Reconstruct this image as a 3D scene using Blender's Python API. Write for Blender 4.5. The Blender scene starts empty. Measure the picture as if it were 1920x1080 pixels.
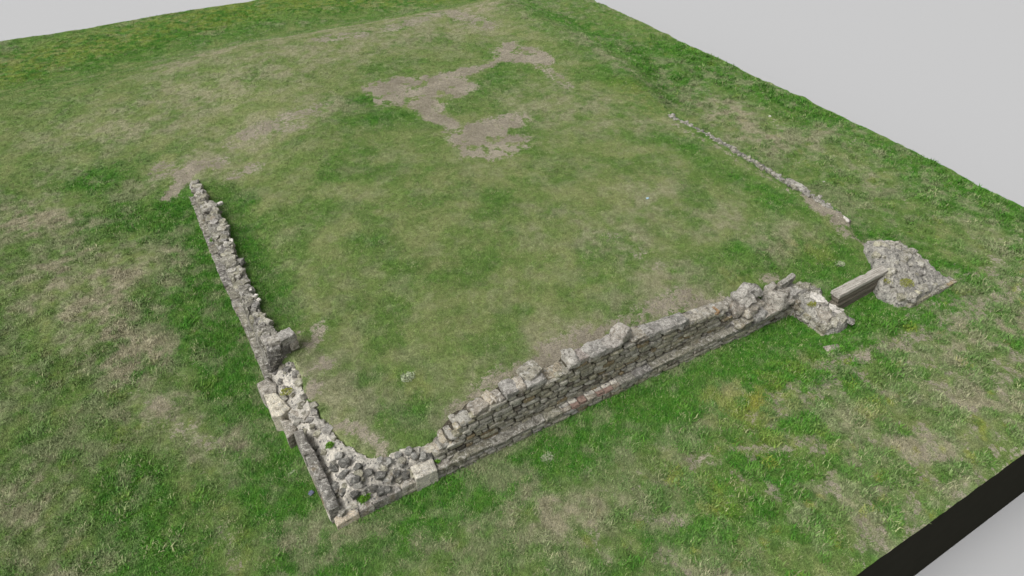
import bpy, bmesh, math, random
import numpy as np
from mathutils import Vector

# ------------------------------------------------------------------ camera, sky, sun, exposure
scene = bpy.context.scene
cam_data = bpy.data.cameras.new("camera")
cam = bpy.data.objects.new("camera", cam_data)
scene.collection.objects.link(cam)
cam.location = (-0.802, -7.340, 11.0)
cam.rotation_euler = (math.radians(90 - 39.5), 0, math.radians(-30.536))
cam_data.sensor_fit = 'HORIZONTAL'
cam_data.sensor_width = 36.0
cam_data.lens = 24.445
cam_data.clip_start = 0.1
cam_data.clip_end = 5000
scene.camera = cam

SUN_EL, SUN_AZ = math.radians(52), math.radians(-96)      # azimuth from +Y towards +X
world = bpy.data.worlds.new("World")
scene.world = world
world.use_nodes = True
wn, wl = world.node_tree.nodes, world.node_tree.links
wn.clear()
sky = wn.new('ShaderNodeTexSky'); sky.sky_type = 'NISHITA'; sky.sun_disc = False
sky.sun_elevation = SUN_EL; sky.sun_rotation = SUN_AZ
sky.air_density = 1.0; sky.dust_density = 6.0; sky.ozone_density = 1.0
hs = wn.new('ShaderNodeHueSaturation'); hs.inputs['Saturation'].default_value = 0.10   # grey overcast
bg = wn.new('ShaderNodeBackground'); bg.inputs['Strength'].default_value = 0.12
wo = wn.new('ShaderNodeOutputWorld')
wl.new(sky.outputs[0], hs.inputs['Color']); wl.new(hs.outputs[0], bg.inputs['Color']); wl.new(bg.outputs[0], wo.inputs['Surface'])

sun_data = bpy.data.lights.new("sun", 'SUN')
sun_data.energy = 1.5; sun_data.angle = math.radians(32); sun_data.color = (1.0, 0.975, 0.94)
sun = bpy.data.objects.new("sun", sun_data); scene.collection.objects.link(sun)
sd = Vector((math.sin(SUN_AZ) * math.cos(SUN_EL), math.cos(SUN_AZ) * math.cos(SUN_EL), math.sin(SUN_EL)))
sun.rotation_euler = sd.to_track_quat('Z', 'Y').to_euler()
sun.location = sd * 40

scene.view_settings.view_transform = 'Standard'
scene.view_settings.look = 'None'
scene.view_settings.exposure = 0.25
scene.view_settings.gamma = 1.0
scene.view_settings.use_curve_mapping = False
scene.render.engine = 'CYCLES'
scene.cycles.max_bounces = 5
scene.cycles.use_denoising = True
scene.cycles.denoiser = 'OPENIMAGEDENOISE'
scene.cycles.denoising_input_passes = 'RGB_ALBEDO_NORMAL'
scene.cycles.denoising_prefilter = 'ACCURATE'

# ------------------------------------------------------------------ helpers
C = scene.collection
rng = random.Random(7)

def ss(a, b, x):
    t = np.clip((x - a) / (b - a), 0, 1)
    return t * t * (3 - 2 * t)

def vnoise(x, y, seed=0):
    x = np.asarray(x, float); y = np.asarray(y, float)
    xi = np.floor(x).astype(np.int64); yi = np.floor(y).astype(np.int64)
    fx = x - xi; fy = y - yi
    def hsh(i, j):
        n = (i * 374761393 + j * 668265263 + seed * 974634777) & 0x7fffffff
        n = ((n ^ (n >> 13)) * 1274126177) & 0x7fffffff
        n = ((n ^ (n >> 16)) * 2246822519) & 0x7fffffff
        return ((n ^ (n >> 15)) & 0xffff) / 65535.0
    u = fx * fx * fx * (fx * (fx * 6 - 15) + 10); v = fy * fy * fy * (fy * (fy * 6 - 15) + 10)
    a = hsh(xi, yi); b = hsh(xi + 1, yi); c = hsh(xi, yi + 1); d = hsh(xi + 1, yi + 1)
    return (a * (1 - u) + b * u) * (1 - v) + (c * (1 - u) + d * u) * v

def fbm(x, y, seed=0, octv=4, gain=0.5):
    s = 0; amp = 1; tot = 0
    x = np.asarray(x, float); y = np.asarray(y, float)
    for k in range(octv):
        a = 0.6 + k * 1.1
        xr = x * math.cos(a) - y * math.sin(a); yr = x * math.sin(a) + y * math.cos(a)
        s = s + amp * vnoise(xr * 2 ** k + 17.3 * k, yr * 2 ** k - 9.1 * k, seed + k * 31)
        tot += amp; amp *= gain
    return s / tot

def H0(x, y):
    """large shape of the ground: low outside, a raised platform inside the walls"""
    x = np.asarray(x, float); y = np.asarray(y, float)
    front = -0.1 * ss(7.5, 10, x) * ss(-3, 0, y)
    lout = 0.62 * ss(2.5, 13, y)
    plat = 0.62 + 0.2 * ss(1, 4, x) * ss(.3, 1.5, y) + 0.22 * ss(1, 7, y) - 0.05 * ss(8, 14, x)
    plat = plat - 0.12 * ss(1.6, .3, x) * ss(3.2, 1.5, y)
    edge = ss(.28, .5, y)
    gap = 0.02 + 0.38 * ss(-.5, -.3, y) + .40 * ss(-.1, 2.2, y) + .6 * ss(1.2, 4, y)
    k = ss(11.25, 11.6, x)
    zin = front * (1 - edge) + plat * edge
    zin = zin * (1 - k) + np.minimum(gap, plat) * k
    l = ss(.05, .3, x)
    wide = ss(10.5, 15, y)
    l = l * (1 - wide) + ss(-4, 2.5, x) * wide
    zl = np.where(y < 0, 0, lout)
    z = zl * (1 - l) + zin * l
    rs = 14.3 + .32 * ss(3.2, 1.6, y) * ss(.9, 1.4, y) + 1.1 * ss(8, 14, y); rw = 0.45 + 2.2 * ss(7, 13, y)
    z = z + .08 * np.exp(-((y - 20.3) / 2.2) ** 2) * ss(17.5, 14, x) + .10 * np.exp(-((x - 15.2) / 1.3) ** 2) * ss(9, 13, y)
    z = z - .17 * np.exp(-((x - .8) / .5) ** 2) * ss(4.3, 5.5, y) * ss(11.5, 10, y)
    r = ss(0, 1, (x - rs) / rw)
    z = z * (1 - r) + (0.02 + .13 * ss(0, 8, y) + .07 * ss(16.3, 20.5, x) * ss(0, 5, y)) * r
    b = ss(20.2, 25.2, y)
    return z * (1 - b) + (.0 + .05 * ss(23.5, 29, y)) * b

def bumpy(x, y):
    return np.clip(ss(-0.6, -2.4, y) * ss(2, 8, x) + .45 * ss(-.5, -2, y) + .5 * ss(15.2, 17, x) + .35 * ss(-.3, -1.5, x) * ss(16, 6, y), 0, 1)

def HG(x, y):
    z = H0(x, y)
    z = z + 0.16 * (fbm(x * .33, y * .33, 3, 3) - .5)* np.clip(np.minimum(np.abs(y), np.abs(x)) * .6, 0.0, 1)
    bp = bumpy(x, y)
    z = z + (0.02 + 0.11 * bp) * (fbm(x * 2.1, y * 2.1, 11, 4, .55) - .5)
    z = z + (0.006 + 0.10 * bp) * (fbm(x * 3.6, y * 3.6, 11, 3, .55) - .5)
    # long low swells in the front right corner of the plot
    z = z + 0.20 * ss(12, 18, x) * ss(-.6, -3.5, y) * np.sin(x * .9 + y * 1.1)
    # faint ruts curving along the right bank
    d = x - (16.1 - .006 * (y - 16) ** 2)
    z = z + 0.035 * np.sin(d * 5.5) * np.exp(-(d / 1.1) ** 2) * ss(9, 11, y) * ss(26, 20, y)
    return z

def HGS(x, y):
    """the same ground, let down under the ruined corner so that the masonry lies open"""
    z = HG(x, y)
    sel = (x > -.2) & (x < 2.7) & (y > -.1) & (y < 4)
    f = ss(.0, .12, sdist(x[sel], y[sel], COR))
    z[sel] = z[sel] - .34 * f
    return z

def hg(x, y): return float(HG(np.array([x]), np.array([y]))[0])

# ------------------------------------------------------------------ materials
def new_mat(name):
    m = bpy.data.materials.new(name); m.use_nodes = True
    nt = m.node_tree; nt.nodes.clear()
    out = nt.nodes.new('ShaderNodeOutputMaterial')
    b = nt.nodes.new('ShaderNodeBsdfPrincipled')
    nt.links.new(b.outputs[0], out.inputs[0])
    b.inputs['Roughness'].default_value = 0.95
    b.inputs['Specular IOR Level'].default_value = 0.15
    return m, nt, b

class NB:
    """small node-building shorthand"""
    def __init__(s, nt): s.nt = nt
    def n(s, t, **kw):
        o = s.nt.nodes.new(t)
        for k, v in kw.items(): setattr(o, k, v)
        return o
    def link(s, a, b): s.nt.links.new(a, b)
    def val(s, sock, v):
        if isinstance(v, bpy.types.NodeSocket): s.link(v, sock)
        else: sock.default_value = v
    def pos(s): return s.n('ShaderNodeNewGeometry').outputs['Position']
    def noise(s, scale, detail=4, rough=.55, vec=None, dist=0.0):
        o = s.n('ShaderNodeTexNoise'); o.inputs['Scale'].default_value = scale
        o.inputs['Detail'].default_value = detail; o.inputs['Roughness'].default_value = rough
        o.inputs['Distortion'].default_value = dist
        if vec is not None: s.link(vec, o.inputs['Vector'])
        return o.outputs[0]
    def vor(s, scale, vec=None, feat='F1', out=0):
        o = s.n('ShaderNodeTexVoronoi'); o.feature = feat; o.inputs['Scale'].default_value = scale
        if vec is not None: s.link(vec, o.inputs['Vector'])
        return o.outputs[out]
    def math(s, op, a, b=0.0, c=0.0, clamp=False):
        o = s.n('ShaderNodeMath', operation=op); o.use_clamp = clamp
        s.val(o.inputs[0], a); s.val(o.inputs[1], b); s.val(o.inputs[2], c); return o.outputs[0]
    def ramp(s, f, lo, hi, a=0.0, b=1.0):
        o = s.n('ShaderNodeMapRange'); o.interpolation_type = 'SMOOTHSTEP'
        s.val(o.inputs[0], f); o.inputs[1].default_value = lo; o.inputs[2].default_value = hi
        o.inputs[3].default_value = a; o.inputs[4].default_value = b; return o.outputs[0]
    def mix(s, f, a, b, mode='MIX'):
        o = s.n('ShaderNodeMix', data_type='RGBA', blend_type=mode)
        s.val(o.inputs[0], f)
        for sk, v in ((o.inputs[6], a), (o.inputs[7], b)):
            if isinstance(v, bpy.types.NodeSocket): s.link(v, sk)
            else: sk.default_value = (*v, 1)
        return o.outputs[2]
    def grey(s, f):
        o = s.n('ShaderNodeCombineColor')
        for i in range(3): s.link(f, o.inputs[i])
        return o.outputs[0]
    def attr(s, name, typ='GEOMETRY'):
        o = s.n('ShaderNodeAttribute'); o.attribute_name = name; o.attribute_type = typ; return o.outputs['Fac']
    def bump(s, h, strength, dist, bsdf):
        o = s.n('ShaderNodeBump'); o.inputs['Strength'].default_value = strength; o.inputs['Distance'].default_value = dist
        s.link(h, o.inputs['Height']); s.link(o.outputs[0], bsdf.inputs['Normal'])

def grass_colour(N, typ):
    """turf colour out of the ground's own masks: lush, dry, dirt, yellow"""
    lush = N.attr('lush', typ); dry = N.attr('dry', typ); dirt = N.attr('dirt', typ); yel = N.attr('yellow', typ)
    p = N.pos()
    n1 = N.noise(1.3, 5, .6, p); n2 = N.noise(6, 4, .6, p)
    base = N.mix(N.ramp(n1, .35, .65), (0.128, 0.188, 0.050), (0.192, 0.222, 0.086))
    green = N.mix(N.ramp(n2, .3, .7), (0.036, 0.142, 0.011), (0.082, 0.198, 0.024))
    tan = N.mix(N.ramp(n2, .3, .7), (0.240, 0.228, 0.140), (0.325, 0.300, 0.205))
    soil = N.mix(N.ramp(n1, .3, .7), (0.300, 0.270, 0.208), (0.205, 0.182, 0.136))
    c = N.mix(lush, base, green)
    c = N.mix(dry, c, tan)
    c = N.mix(yel, c, (0.25, 0.27, 0.045))
    return c, dirt, soil, p

def mat_ground():
    m, nt, b = new_mat("turf_ground"); N = NB(nt)
    c, dirt, soil, p = grass_colour(N, 'GEOMETRY')
    sp = N.n('ShaderNodeMapping'); N.link(p, sp.inputs[0]); sp.inputs['Scale'].default_value = (1, 1, .3)
    fine = N.noise(38, 5, .75, sp.outputs[0]); mid = N.noise(9, 4, .65, sp.outputs[0], .6)
    edge = N.math('ADD', dirt, N.math('MULTIPLY', N.math('SUBTRACT', mid, .5), 2.2))
    edge = N.math('ADD', edge, N.math('MULTIPLY', N.math('SUBTRACT', fine, .5), 1.2))
    c = N.mix(N.ramp(edge, .34, .62), c, soil)
    k = N.math('MULTIPLY', N.ramp(fine, .28, .72, .45, 1.45), N.ramp(mid, .3, .7, .84, 1.14))
    c = N.mix(1.0, c, N.grey(k), 'MULTIPLY')
    N.link(c, b.inputs['Base Color'])
    N.bump(N.math('ADD', fine, mid), .7, .03, b)
    return m

def mat_blade():
    m, nt, b = new_mat("grass_blades"); N = NB(nt)
    c, dirt, soil, p = grass_colour(N, 'INSTANCER')
    r = N.n('ShaderNodeObjectInfo').outputs['Random']
    c = N.mix(N.math('MULTIPLY', N.ramp(dirt, .2, .9), .75), c, (0.34, 0.30, 0.22))
    c = N.mix(N.ramp(r, .88, .96, 0, .6), c, (0.34, 0.32, 0.19))
    rr = N.math('FRACT', N.math('MULTIPLY', r, 37.7))
    k = N.math('MULTIPLY_ADD', rr, .8, .72)
    c = N.mix(1.0, c, N.grey(k), 'MULTIPLY')
    N.link(c, b.inputs['Base Color'])
    b.inputs['Roughness'].default_value = .7
    b.inputs['Specular IOR Level'].default_value = .2
    return m

def mat_stone(name="weathered_stone", lichen=.5, dark=.55, bumpd=.02):
    m, nt, b = new_mat(name); N = NB(nt); p = N.pos()
    oi = N.n('ShaderNodeObjectInfo')
    n1 = N.noise(7, 5, .65, p); n2 = N.noise(13, 6, .72, p, .8); n3 = N.noise(48, 4, .75, p); n4 = N.noise(3.1, 4, .6, p)
    c = N.mix(1.0, oi.outputs['Color'], N.grey(N.ramp(n1, .3, .7, .66, 1.36)), 'MULTIPLY')
    c = N.mix(1.0, c, (.84, .822, .765), 'MULTIPLY')
    c = N.mix(N.math('MULTIPLY', N.ramp(n2, .52, .60), lichen), c, (0.50, 0.48, 0.43))
    c = N.mix(N.math('MULTIPLY', N.ramp(n2, .46, .37), dark), c, (0.075, 0.066, 0.05))
    c = N.mix(N.math('MULTIPLY', N.ramp(n4, .6, .72), .35), c, (0.20, 0.135, 0.05))
    c = N.mix(1.0, c, N.grey(N.ramp(n3, .3, .7, .62, 1.38)), 'MULTIPLY')
    N.link(c, b.inputs['Base Color'])
    N.bump(N.math('ADD', N.math('MULTIPLY', n2, 1.2), n3), .85, bumpd, b)
    return m

def mat_core(name, c0, c1, c2, cell=22):
    """lime mortar full of small stones"""
    m, nt, b = new_mat(name); N = NB(nt); p = N.pos()
    n1 = N.noise(5, 5, .65, p); n2 = N.noise(24, 6, .75, p, .8); v = N.vor(cell, p); v2 = N.vor(cell, p, 'F1', 1)
    c = N.mix(N.ramp(n1, .32, .68), c0, c1)
    sc = N.n('ShaderNodeSeparateColor'); N.link(v2, sc.inputs[0])
    c = N.mix(N.math('MULTIPLY', N.ramp(sc.outputs[0], .45, .6), N.ramp(v, .42, .25)), c, c2)
    c = N.mix(1.0, c, N.grey(N.ramp(n2, .25, .75, .42, 1.45)), 'MULTIPLY')
    N.link(c, b.inputs['Base Color'])
    N.bump(N.math('SUBTRACT', N.math('MULTIPLY', n2, 1.5), v), .9, .03, b)
    return m

def mat_plain(name, col, noise_amt=.2, scale=20, rough=.95, bump=.0):
    m, nt, b = new_mat(name); N = NB(nt); p = N.pos()
    n = N.noise(scale, 5, .65, p)
    c = N.mix(1.0, col, N.grey(N.ramp(n, .25, .75, 1 - noise_amt, 1 + noise_amt)), 'MULTIPLY')
    N.link(c, b.inputs['Base Color']); b.inputs['Roughness'].default_value = rough
    if bump: N.bump(n, .7, bump, b)
    return m

def mat_strata(name, c0, c1):
    """grey weathered bar: long streaks along X"""
    m, nt, b = new_mat(name); N = NB(nt)
    mp = N.n('ShaderNodeMapping'); N.link(N.pos(), mp.inputs[0]); mp.inputs['Scale'].default_value = (.9, 14, 22)
    n = N.noise(2.2, 6, .7, mp.outputs[0], .4); n2 = N.noise(40, 4, .7, N.pos())
    oi = N.n('ShaderNodeObjectInfo')
    c = N.mix(N.ramp(n, .3, .7), c0, c1)
    c = N.mix(1.0, c, oi.outputs['Color'], 'MULTIPLY')
    c = N.mix(1.0, c, N.grey(N.ramp(n2, .3, .7, .75, 1.2)), 'MULTIPLY')
    N.link(c, b.inputs['Base Color']); N.bump(N.math('ADD', n, n2), .8, .02, b)
    return m

M = {}
M['ground'] = mat_ground()
M['blade'] = mat_blade()
M['stone'] = mat_stone()
M['coping'] = mat_stone("coping_stone", .85, .7, .03)
M['core_pale'] = mat_core("pale_mortar", (0.66, 0.615, 0.53), (0.42, 0.40, 0.355), (0.18, 0.178, 0.17), 16)
M['core_dark'] = mat_core("dark_joint_mortar", (0.10, 0.088, 0.064), (0.062, 0.055, 0.04), (0.15, 0.14, 0.11), 26)
M['core_grey'] = mat_core("grey_rubble_mortar", (0.34, 0.325, 0.28), (0.20, 0.192, 0.17), (0.11, 0.105, 0.095), 14)
M['core_mound'] = mat_core("pale_rubble_mortar", (0.45, 0.43, 0.375), (0.27, 0.26, 0.235), (0.15, 0.145, 0.135), 13)
M['brick'] = mat_plain("red_brick", (0.235, 0.165, 0.135), .35, 22, .9, .02)
M['lime'] = mat_plain("white_lime", (0.54, 0.51, 0.46), .4, 18, .95, .03)
M['strata'] = mat_strata("weathered_bar", (0.13, 0.12, 0.105), (0.36, 0.345, 0.315))
M['moss'] = mat_plain("moss_leaf", (0.20, 0.215, 0.03), .5, 30, .9, .0)
M['weed'] = mat_plain("weed_leaf", (0.09, 0.20, 0.02), .4, 24, .8, .0)
M['greyweed'] = mat_plain("grey_weed_leaf", (0.27, 0.31, 0.19), .4, 24, .8, .0)
M['slab'] = mat_plain("dark_base", (0.026, 0.0255, 0.0198), .06, 3, 1.0)
M['slab'].node_tree.nodes['Principled BSDF'].inputs['Specular IOR Level'].default_value = 0.0
M['floor'] = mat_plain("grey_floor", (0.405, 0.408, 0.413), .0, 1, 1.0)
M['blue'] = mat_plain("pale_blue_scrap", (0.35, 0.50, 0.62), .1, 30, .6)
M['slate'] = mat_plain("dark_blue_scrap", (0.12, 0.13, 0.19), .3, 40, .6)

# ------------------------------------------------------------------ object helpers
def link_mesh(name, verts, faces, mat, parent=None, loc=(0, 0, 0), smooth=None, colour=None):
    me = bpy.data.meshes.new(name)
    me.from_pydata([tuple(v) for v in verts], [], [tuple(f) for f in faces])
    me.materials.append(mat)
    if smooth is not None:
        me.polygons.foreach_set('use_smooth', [True] * len(me.polygons))
        me.set_sharp_from_angle(angle=math.radians(smooth))
    o = bpy.data.objects.new(name, me); C.objects.link(o)
    o.location = loc
    if colour: o.color = (*colour, 1)
    if parent is not None: o.parent = parent
    return o

def tag(o, label, cat=None, group=None, kind=None):
    o['label'] = label
    if cat: o['category'] = cat
    if group: o['group'] = group
    if kind: o['kind'] = kind
    return o

def thing(name, label, cat, loc, group=None):
    o = bpy.data.objects.new(name, None); C.objects.link(o)
    o.empty_display_size = .3; o.location = loc
    return tag(o, label, cat, group, 'thing')

GV = [(i, j, k) for i in (-1, 0, 1) for j in (-1, 0, 1) for k in (-1, 0, 1) if (i, j, k) != (0, 0, 0)]
GI = {v: n for n, v in enumerate(GV)}
GF = []
for ax in range(3):
    for s in (-1, 1):
        for a in (-1, 0):
            for b in (-1, 0):
                q = []
                for da, db in ((0, 0), (1, 0), (1, 1), (0, 1)):
                    v = [0, 0, 0]; v[ax] = s; v[(ax + 1) % 3] = a + da; v[(ax + 2) % 3] = b + db
                    q.append(GI[tuple(v)])
                GF.append(q if s > 0 else q[::-1])

def stone_verts(r, size, rnd=.2, jit=.08, shear=None):
    """26 vertices of a rough block, 48 triangles; size is the half extent"""
    vs = []
    for (i, j, k) in GV:
        n = abs(i) + abs(j) + abs(k)
        f = 1.0 if n == 1 else (1 - rnd * .45 if n == 2 else 1 - rnd)
        v = [i * f, j * f, k * f]
        v = [c + r.uniform(-jit, jit) * (1 if n > 1 else .6) for c in v]
        if shear: v[0] += shear[0] * v[2]; v[2] += shear[1] * v[0]
        vs.append((v[0] * size[0], v[1] * size[1], v[2] * size[2]))
    return vs

from mathutils import noise as mnoise
def grid_block(n):
    idx, vs, fs = {}, [], []
    def vid(v):
        if v not in idx: idx[v] = len(vs); vs.append(v)
        return idx[v]
    for ax in range(3):
        for s in (0, n):
            for a in range(n):
                for b in range(n):
                    q = []
                    for da, db in ((0, 0), (1, 0), (1, 1), (0, 1)):
                        v = [0, 0, 0]; v[ax] = s; v[(ax + 1) % 3] = a + da; v[(ax + 2) % 3] = b + db
                        q.append(vid(tuple(v)))
                    fs.append(q if s else q[::-1])
    return [tuple(2 * c / n - 1 for c in v) for v in vs], fs
RGV, RGF = grid_block(5)
ROUGH = {'coping_stone', 'boulder', 'stub_block', 'ledge_stone', 'white_stone', 'crest_block', 'mortar_lump'}
def rough_verts(r, size, rnd, jit):
    """a larger, well worn block: rounded and broken by noise"""
    off = Vector((r.uniform(-50, 50), r.uniform(-50, 50), r.uniform(-50, 50)))
    out = []; S = Vector(size); m = min(size)
    for v in RGV:
        p = Vector(v); L = (abs(p.x) ** 5 + abs(p.y) ** 5 + abs(p.z) ** 5) ** .2
        q = p.lerp(p / max(L, 1e-6) , min(1, rnd * 2.2)); q = q * (1 - .12 * rnd * (p.length - 1))
        w = Vector((q.x * S.x, q.y * S.y, q.z * S.z))
        n1 = mnoise.noise_vector(w * 5 + off); n2 = mnoise.noise_vector(w * 14 + off)
        out.append(tuple(w + n1 * jit * m * 2.2 + n2 * jit * m * 1.2))
    return out

def stone(name, parent, c, size, mat='stone', colour=(.3, .28, .24), rnd=.22, jit=.10, rot=(0, 0, 0), shear=None, r=rng, base=None, smooth=42):
    b = parent.location if parent is not None else Vector((0, 0, 0))
    if name in ROUGH: o = link_mesh(name, rough_verts(r, size, rnd, jit * 1.3), RGF, M[mat], parent, Vector(c) - b, smooth, colour)
    else: o = link_mesh(name, stone_verts(r, size, rnd, jit, shear), GF, M[mat], parent, Vector(c) - b, smooth, colour)
    o.rotation_euler = rot
    return o

def prism(name, parent, poly, z0, z1, mat, colour=(.4, .37, .32), chamfer=.015, jit=.012, tilt=(0, 0), r=rng, seg=.16):
    """a slab with an outline of its own, worn edges and an uneven top"""
    pts = []
    n = len(poly)
    for i in range(n):
        a = Vector(poly[i]); b = Vector(poly[(i + 1) % n]); L = (b - a).length
        m = max(1, int(L / seg))
        for t in range(m):
            q = a.lerp(b, t / m)
            pts.append((q.x + r.uniform(-jit, jit), q.y + r.uniform(-jit, jit)))
    cx = sum(p[0] for p in pts) / len(pts); cy = sum(p[1] for p in pts) / len(pts)
    area = sum(pts[i][0] * pts[(i + 1) % len(pts)][1] - pts[(i + 1) % len(pts)][0] * pts[i][1] for i in range(len(pts)))
    if area < 0: pts = pts[::-1]
    vs, fs = [], []
    m = len(pts)
    def ring(z, inset, zj):
        for (x, y) in pts:
            d = math.hypot(x - cx, y - cy) or 1
            k = max(0, 1 - inset / d)
            X, Y = cx + (x - cx) * k, cy + (y - cy) * k
            vs.append((X - cx, Y - cy, z + tilt[0] * (X - cx) + tilt[1] * (Y - cy) + r.uniform(-zj, zj)))
    ring(z0, 0, 0); ring((z0 * .4 + z1 * .6), -jit * .6, .01); ring(z1 - chamfer, 0, .004); ring(z1, chamfer * 1.6, .006); ring(z1 + .004, .09, .008)
    for k in range(4):
        for i in range(m):
            j = (i + 1) % m
            fs.append((k * m + i, k * m + j, (k + 1) * m + j, (k + 1) * m + i))
    fs.append([4 * m + i for i in range(m)]); fs.append([i for i in range(m)][::-1])
    b = parent.location if parent is not None else Vector((0, 0, 0))
    return link_mesh(name, vs, fs, M[mat], parent, Vector((cx, cy, 0)) - b, 35, colour)

def in_poly(x, y, poly):
    x = np.asarray(x); y = np.asarray(y); r = np.zeros(x.shape, bool); n = len(poly)
    for i in range(n):
        x0, y0 = poly[i]; x1, y1 = poly[(i + 1) % n]
        cond = (y0 > y) != (y1 > y)
        with np.errstate(divide='ignore', invalid='ignore'):
            r ^= cond & (x < (x1 - x0) * (y - y0) / (y1 - y0 if y1 != y0 else 1e-9) + x0)
    return r

def seg_dist(x, y, pts, closed=False):
    d = np.full(np.shape(x), 1e9)
    n = len(pts)
    for i in range(n if closed else n - 1):
        ax, ay = pts[i]; bx, by = pts[(i + 1) % n]
        L2 = (bx - ax) ** 2 + (by - ay) ** 2 + 1e-12
        t = np.clip(((x - ax) * (bx - ax) + (y - ay) * (by - ay)) / L2, 0, 1)
        d = np.minimum(d, np.hypot(x - ax - t * (bx - ax), y - ay - t * (by - ay)))
    return d

def sdist(x, y, poly):
    d = seg_dist(x, y, poly, True)
    return np.where(in_poly(x, y, poly), d, -d)

def lump(name, parent, poly, top, mat, step=.045, side=.05, low=-.25, amp=.07, seed=5, colour=(.3, .28, .25), freq=7):
    """a rubble mass: uneven top over an outline, steep ragged sides going into the ground"""
    xs = [p[0] for p in poly]; ys = [p[1] for p in poly]
    x0, x1, y0, y1 = min(xs) - .15, max(xs) + .15, min(ys) - .15, max(ys) + .15
    nx = int((x1 - x0) / step) + 1; ny = int((y1 - y0) / step) + 1
    X, Y = np.meshgrid(np.linspace(x0, x1, nx), np.linspace(y0, y1, ny))
    wx = X + .10 * (fbm(X * 6, Y * 6, seed + 50, 2) - .5); wy = Y + .10 * (fbm(X * 6, Y * 6, seed + 60, 2) - .5)
    d = sdist(wx, wy, poly)
    f = ss(-side, side, d)
    rid = 1 - np.abs(2 * fbm(X * freq * 1.7, Y * freq * 1.7, seed + 9, 3, .6) - 1) * 3
    Z = top(X, Y) + amp * 1.7 * (fbm(X * freq, Y * freq, seed, 4, .6) - .5) + amp * .55 * (rid - .5)
    Z = np.where(f <= 0, low, low + (Z - low) * f)
    jx = .018 * (vnoise(X * 31, Y * 31, seed + 1) - .5) * 2; jy = .018 * (vnoise(X * 31, Y * 31, seed + 2) - .5) * 2
    b = parent.location
    vs = np.stack([X + jx - b[0], Y + jy - b[1], Z - b[2]], -1).reshape(-1, 3)
    keep = (d > -.12)
    fs = []
    kf = keep[:-1, :-1] & keep[1:, :-1] & keep[:-1, 1:] & keep[1:, 1:]
    for j, i in zip(*np.nonzero(kf)):
        a = j * nx + i; fs.append((a, a + 1, a + nx + 1, a + nx))
    used = sorted({v for q in fs for v in q}); mp = {v: k for k, v in enumerate(used)}
    o = link_mesh(name, vs[used], [[mp[v] for v in q] for q in fs], M[mat], parent, (0, 0, 0), 50, colour)
    return o

# ------------------------------------------------------------------ the ground
COR = [(.03, .03), (2.42, .06), (2.45, .42), (1.95, .50), (1.55, .60), (1.15, .66), (.92, .85), (.70, 1.25), (.58, 1.7), (.50, 2.2), (.42, 2.75), (.52, 3.3), (.46, 3.9), (-.06, 3.95), (-.06, 2.4), (.03, 2.0)]
GX0, GX1, GY0, GY1 = -8.0, 20.55, -5.2, 29.9

DIRT_MAIN = [(6.66, 15.15), (7.46, 15.18), (8.31, 14.93), (8.88, 14.6), (9.6, 14.72), (10.62, 14.69), (11.94, 15.15), (12.48, 16.22), (12.95, 16.25), (13.18, 15.6), (13.48, 14.72), (13.45, 13.97), (13.03, 13.66), (12.63, 14.08), (12.22, 14.5), (11.87, 14.9), (10.7, 14.46), (9.74, 14.2), (9.7, 13.22), (9.38, 12.99), (8.73, 12.97), (8.51, 13.57), (8.18, 13.13), (8.02, 12.17), (7.71, 11.78), (7.88, 11.27), (8.17, 10.56), (8.59, 10.57), (9.38, 10.67), (9.9, 10.59), (9.99, 10.33), (9.6, 10.0), (8.93, 9.98), (8.9, 9.73), (9.18, 9.19), (9.17, 8.63), (8.93, 8.47), (8.43, 8.52), (7.99, 8.43), (7.7, 8.72), (7.36, 9.03), (7.39, 9.61), (7.54, 10.14), (7.48, 10.7), (7.45, 11.24), (7.43, 11.81), (7.46, 12.51), (7.45, 13.03), (6.94, 13.25), (6.56, 13.63), (6.62, 14.05)]
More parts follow.
